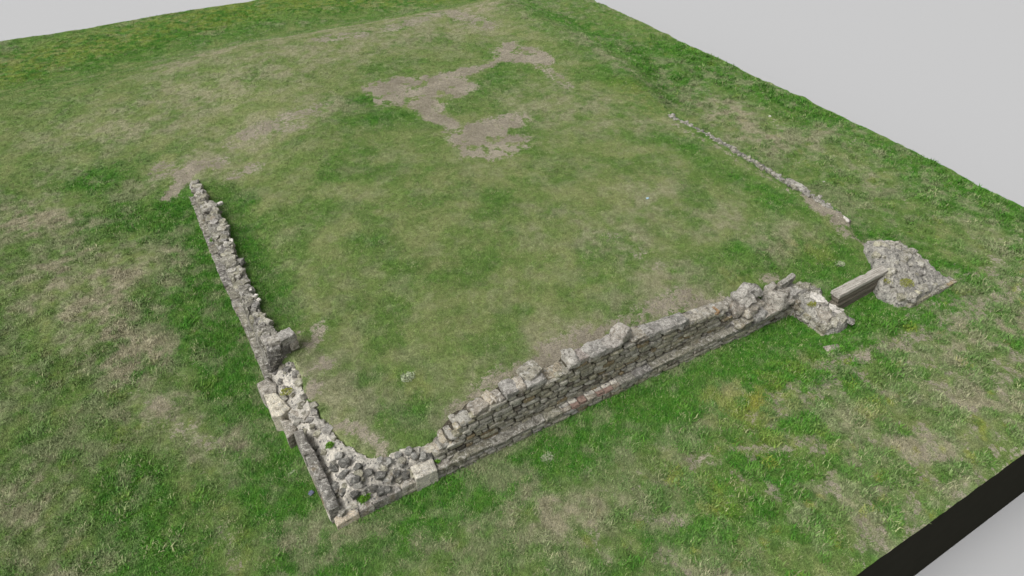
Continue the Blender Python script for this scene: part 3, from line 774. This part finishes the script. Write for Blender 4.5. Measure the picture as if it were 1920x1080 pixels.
# left arm of the corner: long kerb stones and the pale projecting slabs
slab([(-.07, .14), (.12, .15), (.13, .80), (-.06, .82)], -.2, .42, (.23, .225, .215), "dark grey kerb stone along the left edge, nearest the corner"); slab([(-.06, .83), (.13, .82), (.11, 1.42), (-.07, 1.43)], -.2, .46, (.25, .24, .225)); slab([(-.07, 1.44), (.11, 1.43), (.09, 2.06), (-.09, 2.07)], -.2, .49, (.245, .235, .22), "dark grey kerb stone along the left edge, farthest from the corner")
for k in range(7):
    stone("footing_stone", co, (-.035, .3 + k * .27, .02), (.05, .133, .12), 'stone', face_c(rc), .2, .08, (0, 0, 0), None, rc)
slab([(-.21, 2.10), (-.09, 2.14), (.03, 2.30), (.01, 2.47), (-.21, 2.66)], -.2, .35, (.40, .375, .335), "small pale step slab below the large pale slab")
slab([(-.32, 2.67), (-.16, 2.60), (.04, 2.72), (.0, 3.02), (-.08, 3.28), (-.32, 3.34)], -.2, .46, (.68, .64, .55), "large pale projecting slab on the left side of the corner", chamfer=.025)
slab([(-.33, 3.355), (-.08, 3.295), (-.02, 3.5), (-.12, 3.76), (-.36, 3.71)], -.2, .44, (.40, .375, .34), "grey slab behind the large pale slab")
slab([(-.02, 2.55), (.14, 2.42), (.26, 2.46), (.05, 2.68)], .2, .43, (.42, .39, .35)); slab([(.18, 2.2), (.36, 2.3), (.33, 2.38), (.17, 2.28)], .3, .56, (.5, .47, .42))

# ------------------------------------------------------------------ left wall
lw = thing("left_wall", "narrow ruined wall running back along the left side, with rubble top and outer ledge", "stone wall", (.1, 7.8, .2))
rl = random.Random(77)
def lx(y): return .02 + .05 * math.sin(y * .5)
def lz(y): return interp(y, [(3.6, .42), (6, .46), (9, .58), (11.5, .68), (12.1, .70)])           # ledge height
def lt(y): return interp(y, [(3.9, 1.02), (4.4, .95), (6, .92), (9, .98), (10.5, .97), (11.6, .92), (12.3, .82)])    # wall top
LWP = [(-.02, 3.95), (.36, 3.95), (.33, 5.0), (.30, 6.2), (.36, 7.0), (.34, 8.2), (.42, 9.0), (.40, 9.9), (.28, 10.8), (.24, 11.4), (.28, 11.85), (.16, 11.98), (.04, 11.6), (.0, 10), (.02, 7)]
def lw_top(X, Y): return np.interp(Y, [3.9, 4.4, 6, 9, 10.5, 11.6, 12.3], [1.0, .93, .90, .96, .95, .90, .80]) - .03
lump("rubble_core", lw, LWP, lw_top, 'core_grey', .04, .035, .1, .06, 19, freq=8)
y = 3.85
while y < 11.5:
    w = rl.uniform(.3, .8); yc = y + w / 2; zz = lz(yc)
    stone("ledge_stone", lw, (-.075 + rl.uniform(-.01, .01) - .02 * math.sin(yc), yc, zz - .13), (.10, w / 2 + .01, .065), 'coping', grey_c(rl, .25, .31), .12, .14, (0, rl.uniform(-.08, .02), 0), None, rl)
    zg = hg(-.2, yc)
    z0 = zg - .08
    while z0 < zz - .20:
        hgt = min(rl.uniform(.09, .13), zz - .19 - z0 + .02)
        stone("face_stone", lw, (-.085, yc + rl.uniform(-.02, .02), z0 + hgt / 2), (.075, w / 2 - .008, hgt / 2), 'stone', face_c(rl), .2, .08, (0, 0, 0), None, rl)
        z0 += hgt
    stone("upper_face_stone", lw, (.035, yc, (zz + lt(yc)) / 2 - .03), (.05, w / 2 - .004, (lt(yc) - zz) / 2 + .02), 'stone', tuple(c * .6 for c in face_c(rl)), .2, .1, (0, 0, 0), None, rl)  # upper face colour darkened to paint shade into the groove above the ledge
    y += w
for k in range(185):
    yy = rl.uniform(3.98, 11.88); xw = float(np.interp(yy, [4, 5, 6.2, 7, 8.2, 9, 9.9, 10.8, 11.6, 12.2], [.33, .29, .26, .31, .29, .37, .34, .23, .21, .24]))
    xx = rl.uniform(.05, xw); s = rl.uniform(.05, .115)
    zt = float(lw_top(np.array([xx]), np.array([yy]))[0])
    v = grey_c(rl, .20, .46)
    stone("rubble_stone", lw, (xx, yy, zt + rl.uniform(-.02, .035)), (s * rl.uniform(.7, 1.2), s, s * rl.uniform(.45, .75)), 'coping' if rl.random() < .5 else 'stone', v, .16, .27, (rl.uniform(-.4, .4), rl.uniform(-.4, .4), rl.uniform(0, 3)), None, rl)
# the stub that turns inwards at the near end
for (c, s, col, rot) in [((.13, 3.93, .72), (.13, .10, .14), (.16, .155, .15), (0, .05, .1)), ((.16, 3.92, .96), (.14, .11, .12), (.19, .185, .18), (0, 0, -.1)), ((.36, 3.98, .86), (.13, .12, .15), (.2, .195, .19), (0, .1, .2)),
                         ((.50, 4.0, 1.10), (.16, .13, .12), (.38, .37, .36), (.1, -.1, .2)), ((.27, 4.02, 1.10), (.15, .13, .07), (.36, .345, .32), (0, 0, .1)), ((.58, 3.98, .90), (.09, .11, .14), (.33, .31, .28), (0, 0, .1)), ((.12, 4.15, 1.06), (.10, .15, .06), (.37, .355, .34), (0, 0, .2)), ((.02, 3.93, .55), (.09, .08, .10), (.15, .145, .14), (0, 0, 0)), ((.4, 4.0, .62), (.22, .1, .12), (.24, .22, .2), (0, 0, 0))]:
    stone("stub_block", lw, c, s, 'coping', col, .24, .12, rot, None, rl)
for (x, y, z, s) in [(.37, 5.9, .93, .06), (.40, 5.75, .9, .045), (.33, 6.15, .95, .05), (.41, 8.3, .95, .05)]:
    stone("white_stone", lw, (x - .07, y, z - .02), (s, s * .8, s * .45), 'lime', (.6, .58, .54), .1, .3, (0, 0, rl.uniform(0, 3)), None, rl)

# ------------------------------------------------------------------ right wall (only its crest shows)
rw = thing("right_wall", "low broken wall crest along the right side, level with the turf behind it", "stone wall", (14.4, 4.7, .3))
rr_ = random.Random(91)
def rx(y): return float(np.interp(y, [1.2, 1.7, 4.2, 8.1], [14.60, 14.56, 14.43, 14.22]))
RWP = [(14.46, 1.25), (14.70, 1.25), (14.62, 3), (14.54, 4.5), (14.44, 6.2), (14.30, 8.1), (14.18, 8.1), (14.28, 6.2), (14.36, 4.5), (14.42, 3)]
RWG = [hg(14.12, q) for q in (1.3, 2, 3, 4, 5, 6, 7, 8.1)]
def rw_top(X, Y): return np.interp(Y, (1.3, 2, 3, 4, 5, 6, 7, 8.1), RWG) + .025 - .05 * ss(2.0, 1.3, Y) + 0 * X
lump("rubble_core", rw, RWP, rw_top, 'core_grey', .04, .03, .0, .04, 29, freq=8)
for k in range(120):
    yy = rr_.uniform(1.5, 8.1); xx = rx(yy) + rr_.uniform(-.10, .10); s = rr_.uniform(.03, .062)
    stone("rubble_stone", rw, (xx, yy, float(rw_top(xx, yy)) + rr_.uniform(-.03, .002)), (s * .8, s, s * rr_.uniform(.5, .8)), 'coping', grey_c(rr_, .26, .42), .16, .27, (rr_.uniform(-.3, .3), rr_.uniform(-.3, .3), rr_.uniform(0, 3)), None, rr_)
for k in range(26):
    yy = 1.45 + k * .26
    for q in range(2):
        stone("face_stone", rw, (rx(yy) + .12 + .05 * (yy < 2.6), yy, .35 + q * .2), (.07, .125, .095), 'stone', face_c(rr_), .2, .1, (0, 0, 0), None, rr_)
o = stone("end_stone", rw, (14.62, 1.52, RWG[0] + .0), (.055, .24, .05), 'lime', (.6, .58, .54), .25, .08, (0, 0, -.06), None, rr_); o['label'] = "long white stone at the near end of the crest"
stone("crest_block", rw, (14.56, 2.95, RWG[2] + .02), (.09, .18, .06), 'coping', (.40, .39, .37), .2, .12, (0, 0, .1), None, rr_); stone("crest_block", rw, (14.63, 2.35, RWG[1] + .04), (.06, .05, .045), 'coping', (.45, .43, .40), .2, .2, (0, 0, .3), None, rr_); stone("crest_block", rw, (14.55, 3.25, RWG[2] + .01), (.09, .16, .07), 'coping', (.36, .35, .33), .2, .12, (0, 0, .2), None, rr_)

# ------------------------------------------------------------------ buttress at the right end of the front wall
bt = thing("buttress", "short rubble buttress jutting forward at the end of the front wall", "buttress", (11.6, -.45, 0))
rb = random.Random(15)
BTP = [(11.27, -.02), (11.30, -.55), (11.36, -1.00), (11.62, -1.10), (11.98, -1.06), (12.02, -.82), (11.93, -.45), (11.84, -.05), (11.66, .32), (11.40, .36)]
def bt_top(X, Y): return .22 + .30 * ss(-1.1, .2, Y) + .05 * np.sin(X * 9 + Y * 4)
lump("rubble_core", bt, BTP, bt_top, 'core_mound', .035, .05, -.3, .05, 39, freq=8)
for k in range(46):
    x, y = rb.uniform(11.28, 12.0), rb.uniform(-1.05, .3)
    if not in_poly(np.array([x]), np.array([y]), BTP)[0]: continue
    s = rb.uniform(.05, .12)
    stone("rubble_stone", bt, (x, y, float(bt_top(x, y)) + rb.uniform(-.03, .015)), (s, s * rb.uniform(.6, 1), s * .6), 'coping', grey_c(rb, .26, .42), .16, .27, (rb.uniform(-.4, .4), rb.uniform(-.4, .4), rb.uniform(0, 3)), None, rb)
for z in (-.06, .05, .155):
    y = -.95
    while y < -.05:
        w = rb.uniform(.14, .3)
        stone("face_stone", bt, (11.30 + .04 * (y < -.6), y + w / 2, z + .05 * (y > -.5)), (.06, w / 2 - .006, .048), 'stone', face_c(rb), .2, .09, (0, 0, -.06), None, rb); y += w
o = prism("slab", bt, [(11.33, -.72), (11.42, -.48), (11.58, -.45), (11.68, -.62), (11.60, -.82), (11.42, -.86)], .1, .40, 'coping', (.43, .40, .36), .03, .015, (.02, .16), rb); o['label'] = "flat pinkish grey slab on top"
for (x, y, z, s) in [(11.68, -.30, .47, .11), (11.78, -.36, .44, .09), (11.60, -.20, .50, .08), (11.83, -.62, .37, .09), (11.88, -.76, .33, .07), (11.72, -.12, .5, .07)]:
    stone("white_stone", bt, (x, y, z - .03), (s * 1.2, s * .9, s * .3), 'lime', (.62, .61, .59), .05, .32, (rb.uniform(-.3, .3), 0, rb.uniform(0, 3)), None, rb)

# ------------------------------------------------------------------ bar across the opening
bm_ = thing("threshold_bar", "long straight grey weathered bar with layered side, spanning the gap by the mound", "bar", (13.0, -.45, .05))
rm = random.Random(8)
def bar_piece(name, x0, x1, y0, y1, z0, z1, tint, nseg=14, jit=.006):
    vs, fs = [], []
    for i in range(nseg + 1):
        t = i / nseg; x = x0 + (x1 - x0) * t; dy = .06 * t
        a, b2 = rm.uniform(-jit, jit), rm.uniform(-jit, jit)
        notch = -.03 if .62 < t < .7 else 0
        for (y, z) in ((y0 + a, z0 + .004), (y0 + a - .004, (z0 + z1) / 2), (y0 + a + .006, z1 - .004), (y1 + b2 + notch - .006, z1), (y1 + b2 + notch, z0)):
            vs.append((x - 13.0, y + dy + .45, z - .05 + rm.uniform(-jit, jit) * .5))
    n = 5
    for i in range(nseg):
        for k in range(n):
            a = i * n + k; b3 = i * n + (k + 1) % n
            fs.append((a, a + n, b3 + n, b3))
    fs.append(list(range(n))); fs.append([nseg * n + k for k in range(n)][::-1])
    return link_mesh(name, vs, fs, M['strata'], bm_, (0, 0, 0), 40, tint)
bar_piece("top_board", 11.99, 13.82, -.60, -.36, .52, .62, (1.5, 1.48, 1.43))
lay = [(.44, .515), (.37, .435), (.29, .365), (.21, .285), (.10, .205), (-.02, .095)]
for i, (a, b2) in enumerate(lay):
    t = (.62, .85, .55, .75, .6, .7)[i]
    bar_piece("layer", 12.03 + .03 * (i % 3), 13.79, -.585 + .012 * ((i * 7) % 3), -.38, a, b2, (t, t * .93, t * .82))

# ------------------------------------------------------------------ mound at the right corner
mo = thing("corner_mound", "sloping mound of grey rubble masonry at the right corner", "rubble mound", (14.5, -.4, 0))
rk = random.Random(61)
MOP = [(13.58, -.30), (13.46, -.90), (13.62, -1.18), (13.95, -1.34), (14.6, -1.32), (15.3, -1.30), (15.66, -1.27), (15.52, -.9), (15.36, -.35), (15.16, .15), (15.02, .55), (14.78, .78), (14.45, .68), (14.15, .4), (13.95, .10), (13.80, -.15)]
def mo_top(X, Y):
    t = .27 + .30 * ss(-1.35, -.1, Y) + .06 * ss(.0, 1.2, Y)
    t = t + .16 * np.exp(-((X - 14.25) / .5) ** 2 - ((Y + .15) / .45) ** 2) - .22 * ss(.1, .75, Y)
    return t - .20 * ss(14.4, 15.6, X) * ss(.6, -1.2, Y) - .10 * ss(14.0, 13.5, X)
lump("rubble_core", mo, MOP, mo_top, 'core_mound', .035, .05, -.25, .07, 49, freq=6)
for k in range(120):
    x, y = rk.uniform(13.45, 15.6), rk.uniform(-1.32, 1.2)
    if float(sdist(np.array([x]), np.array([y]), MOP)[0]) < .02 + .2 * (y > .1): continue
    s = rk.uniform(.045, .12)
    stone("rubble_stone", mo, (x, y, float(mo_top(x, y)) + rk.uniform(-.04, .0)), (s, s * rk.uniform(.6, 1), s * .6), 'coping' if rk.random() < .6 else 'stone', grey_c(rk, .28, .50), .16, .27, (rk.uniform(-.4, .4), rk.uniform(-.4, .4), rk.uniform(0, 3)), None, rk)
x = 13.8
while x < 15.6:
    w = rk.uniform(.2, .42); w = min(w, 15.68 - x)
    if x > 14.5:
        prism("edge_slab", mo, [(x, -1.37), (x + w - .01, -1.365), (x + w - .01, -1.12), (x, -1.15)], -.2, .13 - .06 * (x - 14.5), 'coping', grey_c(rk, .27, .36), .012, .008, (0, .1), rk)
    stone("face_stone", mo, (x + w / 2, -1.31, .02), (w / 2, .06, .08), 'stone', face_c(rk), .2, .1, (0, 0, 0), None, rk)
    x += w

# ------------------------------------------------------------------ plants on the masonry
def leafy(name, label, cat, c, rad, h, n, mat, seed, blade=(.03, .018), group=None):
    r = random.Random(seed); vs, fs = [], []
    for k in range(n):
        a = r.uniform(0, 6.283); d = rad * math.sqrt(r.random()); px, py = d * math.cos(a), d * math.sin(a) * .8
        pz = h * (1 - (d / rad) ** 2) * r.uniform(.3, 1.0)
        t = r.uniform(0, 6.283); e = r.uniform(.1, .9); L = blade[0] * r.uniform(.6, 1.4); W = blade[1] * r.uniform(.6, 1.3)
        u = Vector((math.cos(t) * math.cos(e), math.sin(t) * math.cos(e), math.sin(e))); s_ = Vector((-math.sin(t), math.cos(t), 0))
        p = Vector((px, py, pz)); b = len(vs)
        vs += [p - s_ * W * .3, p + s_ * W * .3, p + u * L * .6 + s_ * W * .5, p + u * L, p + u * L * .6 - s_ * W * .5]
        fs.append((b, b + 1, b + 2, b + 3, b + 4))
    o = link_mesh(name, vs, fs, M[mat], None, c)
    return tag(o, label, cat, group or {'moss': 'moss cushions on the ruins', 'weed': 'weeds on the ruins and turf'}[cat])
leafy("moss_patch", "yellow green moss cushion on the right corner mound", "moss", (13.98, -.98, .44), .2, .06, 420, 'moss', 1, (.022, .016))
leafy("moss_patch", "small moss cushion at the left end of the right corner mound", "moss", (13.72, -.68, .40), .12, .045, 200, 'moss', 2, (.022, .016))
leafy("moss_patch", "bright moss cushion in the angle of the buttress and the front wall", "moss", (11.42, -.34, .43), .13, .05, 260, 'moss', 3, (.022, .016))
leafy("moss_patch", "flat mossy growth beside the large pale slab", "moss", (.09, 3.05, .56), .13, .03, 220, 'moss', 4, (.022, .016))
leafy("weed", "bright green weed on the ledge by the corner stones", "weed", (.56, .16, .26), .11, .08, 260, 'weed', 5, (.045, .022))
leafy("weed", "round bright green weed in the rubble of the corner's left arm", "weed", (.40, 1.36, .52), .07, .07, 160, 'weed', 6, (.035, .02))
leafy("weed", "tiny weed growing beside the white topped block", "weed", (2.02, .16, .33), .05, .05, 80, 'weed', 7, (.035, .02))
leafy("weed", "pale grey leaved weed alone on the turf inside the corner", "weed", (2.30, 2.05, hg(2.3, 2.05)), .15, .07, 130, 'greyweed', 8, (.05, .028))
leafy("weed", "dark green weed at the inner edge of the rubble near the pale slabs", "weed", (.47, 2.62, .52), .11, .07, 200, 'weed', 9, (.04, .02))
leafy("weed", "small weed in the groove of the left wall's ledge", "weed", (-.02, 9.0, .64), .09, .07, 120, 'weed', 10, (.04, .02))
leafy("weed", "grey weed on the turf behind the right end of the bar", "weed", (13.2, .35, hg(13.2, .35)), .13, .05, 110, 'greyweed', 11, (.05, .028))
leafy("weed", "pale seeding weed on the lush grass in front of the wall", "weed", (3.95, -.62, hg(3.95, -.62)), .13, .05, 110, 'greyweed', 12, (.045, .02))

# ------------------------------------------------------------------ small loose things on the turf
def loose(name, label, cat, x, y, s, mat, col, rz=0, jit=.15, dz=0.0):
    z = hg(x, y) + s[2] * .5 + dz
    o = link_mesh(name, stone_verts(rng, s, .3, jit), GF, M[mat], None, (x, y, z), 42, col)
    o.rotation_euler = (0, 0, rz)
    return tag(o, label, cat, {'stone': 'loose stones on the turf', 'scrap': 'scraps on the turf'}[cat])
loose("loose_stone", "flat pale stone lying on the grass in front of the buttress", "stone", 11.14, -1.33, (.19, .09, .03), 'coping', (.46, .42, .38), -.3)
loose("loose_stone", "small white stone on the turf inside the far end of the left wall", "stone", .50, 10.45, (.10, .06, .05), 'lime', (.6, .58, .55), .4)
loose("loose_stone", "small grey stone beside the white one near the left wall's far end", "stone", .37, 10.38, (.08, .07, .05), 'coping', (.36, .35, .33), .9)
loose("scrap", "dark blue scrap on the grass beside the corner's left edge", "scrap", -.19, .92, (.055, .045, .03), 'slate', (.1, .1, .15), .5)
loose("scrap", "pale slip on the grass left of the corner's kerb stones", "scrap", -.37, 1.55, (.09, .03, .012), 'greyweed', (.4, .45, .4), .3)
loose("scrap", "tiny pale blue scrap out on the open turf", "scrap", 10.41, 4.52, (.045, .03, .012), 'blue', (.4, .5, .6), .1)
loose("loose_stone", "tiny white pebble far out on the turf beyond the right wall", "stone", 18.4, 7.5, (.05, .04, .02), 'lime', (.6, .58, .5), .1)
loose("loose_stone", "tiny pale pebble on the turf nearest beyond the right wall", "stone", 16.6, 3.6, (.045, .04, .02), 'lime', (.5, .45, .4), .7)

# ------------------------------------------------------------------ grass: one uncountable mass of blades on the ground
def tuft_mesh(seed, n, rad, h):
    r = random.Random(seed); vs, fs = [], []
    for k in range(n):
        a = r.uniform(0, 6.283); d = rad * math.sqrt(r.random()); p = Vector((d * math.cos(a), d * math.sin(a), -.01))
        t = r.uniform(0, 6.283); lean = r.uniform(.25, 1.25); L = h * r.uniform(.5, 1.3); w = r.uniform(.003, .006)
        u = Vector((math.cos(t) * math.sin(lean), math.sin(t) * math.sin(lean), math.cos(lean))); s_ = Vector((-math.sin(t), math.cos(t), 0)) * w
        m = p + u * L * .55; e = p + u * L + Vector((math.cos(t), math.sin(t), -.4)) * L * .15
        b = len(vs); vs += [p - s_, p + s_, m + s_ * .8, m - s_ * .8, e]
        fs += [(b, b + 1, b + 2, b + 3), (b + 3, b + 2, b + 4)]
    me = bpy.data.meshes.new("grass_tuft"); me.from_pydata([tuple(v) for v in vs], [], fs); me.materials.append(M['blade'])
    return me
tcol = bpy.data.collections.new("grass_tufts")
for k in range(4):
    tcol.objects.link(bpy.data.objects.new("grass_tuft", tuft_mesh(k, 12, .055, .045)))

nr = np.random.RandomState(4)
NT = 300000
# more tufts near the viewer, where blades can be told apart
tx = nr.uniform(GX0 + .05, GX1 - .08, NT * 3); ty = nr.uniform(GY0 + .09, GY1 - .08, NT * 3)
dist = np.sqrt((tx + .8) ** 2 + (ty + 7.3) ** 2 + 100)
keep = nr.uniform(0, 1, NT * 3) < np.clip((15.0 / dist) ** 1.5, .1, 1)
tx, ty = tx[keep][:NT], ty[keep][:NT]
# coarse tussocks: extra blades heaped on the clumps of the rough turf
qx = nr.uniform(GX0 + .2, GX1 - .2, 260000); qy = nr.uniform(GY0 + .2, 16, 260000)
cl = fbm(qx * 3.6, qy * 3.6, 11, 3, .55)
qk = nr.uniform(0, 1, qx.shape) < bumpy(qx, qy) * ss(.56, .68, cl) * .9
tus = np.concatenate([np.zeros(len(tx)), ss(.56, .72, cl[qk])])
tx = np.concatenate([tx, qx[qk]]); ty = np.concatenate([ty, qy[qk]])
lu, dr, di, ye = masks(tx, ty)
# none under the masonry, few on bare soil
solid = np.zeros(tx.shape, bool)
for poly in (COR, LWP, RWP, BTP, MOP): solid |= in_poly(tx, ty, poly)
solid |= (tx > 0) & (tx < 11.4) & (ty > .01) & (ty < .50)
solid |= (tx > -.17) & (tx < .3) & (ty > 3.8) & (ty < 11.95)
solid |= (tx > -.33) & (tx < 0) & (ty > 2.1) & (ty < 3.72)
solid |= (tx > -.12) & (tx < .1) & (ty > 0) & (ty < 2.1)
solid |= (tx > 11.99) & (tx < 13.93) & (ty > -.6) & (ty < -.32)
ok = ~solid & (nr.uniform(0, 1, tx.shape) > di * .82)
tx, ty, lu, dr, di, ye, tus = [a[ok] for a in (tx, ty, lu, dr, di, ye, tus)]
tz = HG(tx, ty)
gm = bpy.data.meshes.new("grass"); gm.vertices.add(len(tx))
gm.vertices.foreach_set('co', np.stack([tx, ty, tz], -1).ravel().astype(np.float32))
sc_ = (.55 + .75 * lu + .25 * nr.uniform(0, 1, len(tx))) * (1 - .35 * di) * (1 - .2 * dr)
sc_ = sc_ * (1 + .9 * tus) * (1 + .45 * ss(-.45, -.05, ty) * ss(.1, 0, ty) * ss(0, .3, tx) * ss(11.4, 11.2, tx))
for nm, arr in (('lush', lu), ('dry', dr), ('dirt', di), ('yellow', ye), ('size', sc_), ('turn', nr.uniform(0, 6.283, len(tx)))):
    at = gm.attributes.new(nm, 'FLOAT', 'POINT'); at.data.foreach_set('value', arr.astype(np.float32))
gm.materials.append(M['blade'])
grass = bpy.data.objects.new("grass", gm); C.objects.link(grass)
tag(grass, "short mown grass growing all over the plot", kind='stuff')
ng = bpy.data.node_groups.new("grass_scatter", 'GeometryNodeTree')
ng.interface.new_socket('Geometry', in_out='INPUT', socket_type='NodeSocketGeometry'); ng.interface.new_socket('Geometry', in_out='OUTPUT', socket_type='NodeSocketGeometry')
gi = ng.nodes.new('NodeGroupInput'); go = ng.nodes.new('NodeGroupOutput')
ip = ng.nodes.new('GeometryNodeInstanceOnPoints'); ci_ = ng.nodes.new('GeometryNodeCollectionInfo')
ci_.inputs['Collection'].default_value = tcol; ci_.inputs['Separate Children'].default_value = True; ci_.inputs['Reset Children'].default_value = True
a1 = ng.nodes.new('GeometryNodeInputNamedAttribute'); a1.data_type = 'FLOAT'; a1.inputs['Name'].default_value = 'size'
a2 = ng.nodes.new('GeometryNodeInputNamedAttribute'); a2.data_type = 'FLOAT'; a2.inputs['Name'].default_value = 'turn'
cx_ = ng.nodes.new('ShaderNodeCombineXYZ')
ng.links.new(gi.outputs[0], ip.inputs['Points']); ng.links.new(ci_.outputs[0], ip.inputs['Instance']); ip.inputs['Pick Instance'].default_value = True
ng.links.new(a2.outputs[0], cx_.inputs['Z']); ng.links.new(cx_.outputs[0], ip.inputs['Rotation']); ng.links.new(a1.outputs[0], ip.inputs['Scale'])
ng.links.new(ip.outputs[0], go.inputs[0])
md = grass.modifiers.new("scatter", 'NODES'); md.node_group = ng
print("face stones", n_face, "tufts", len(tx), "objects", len(C.objects))
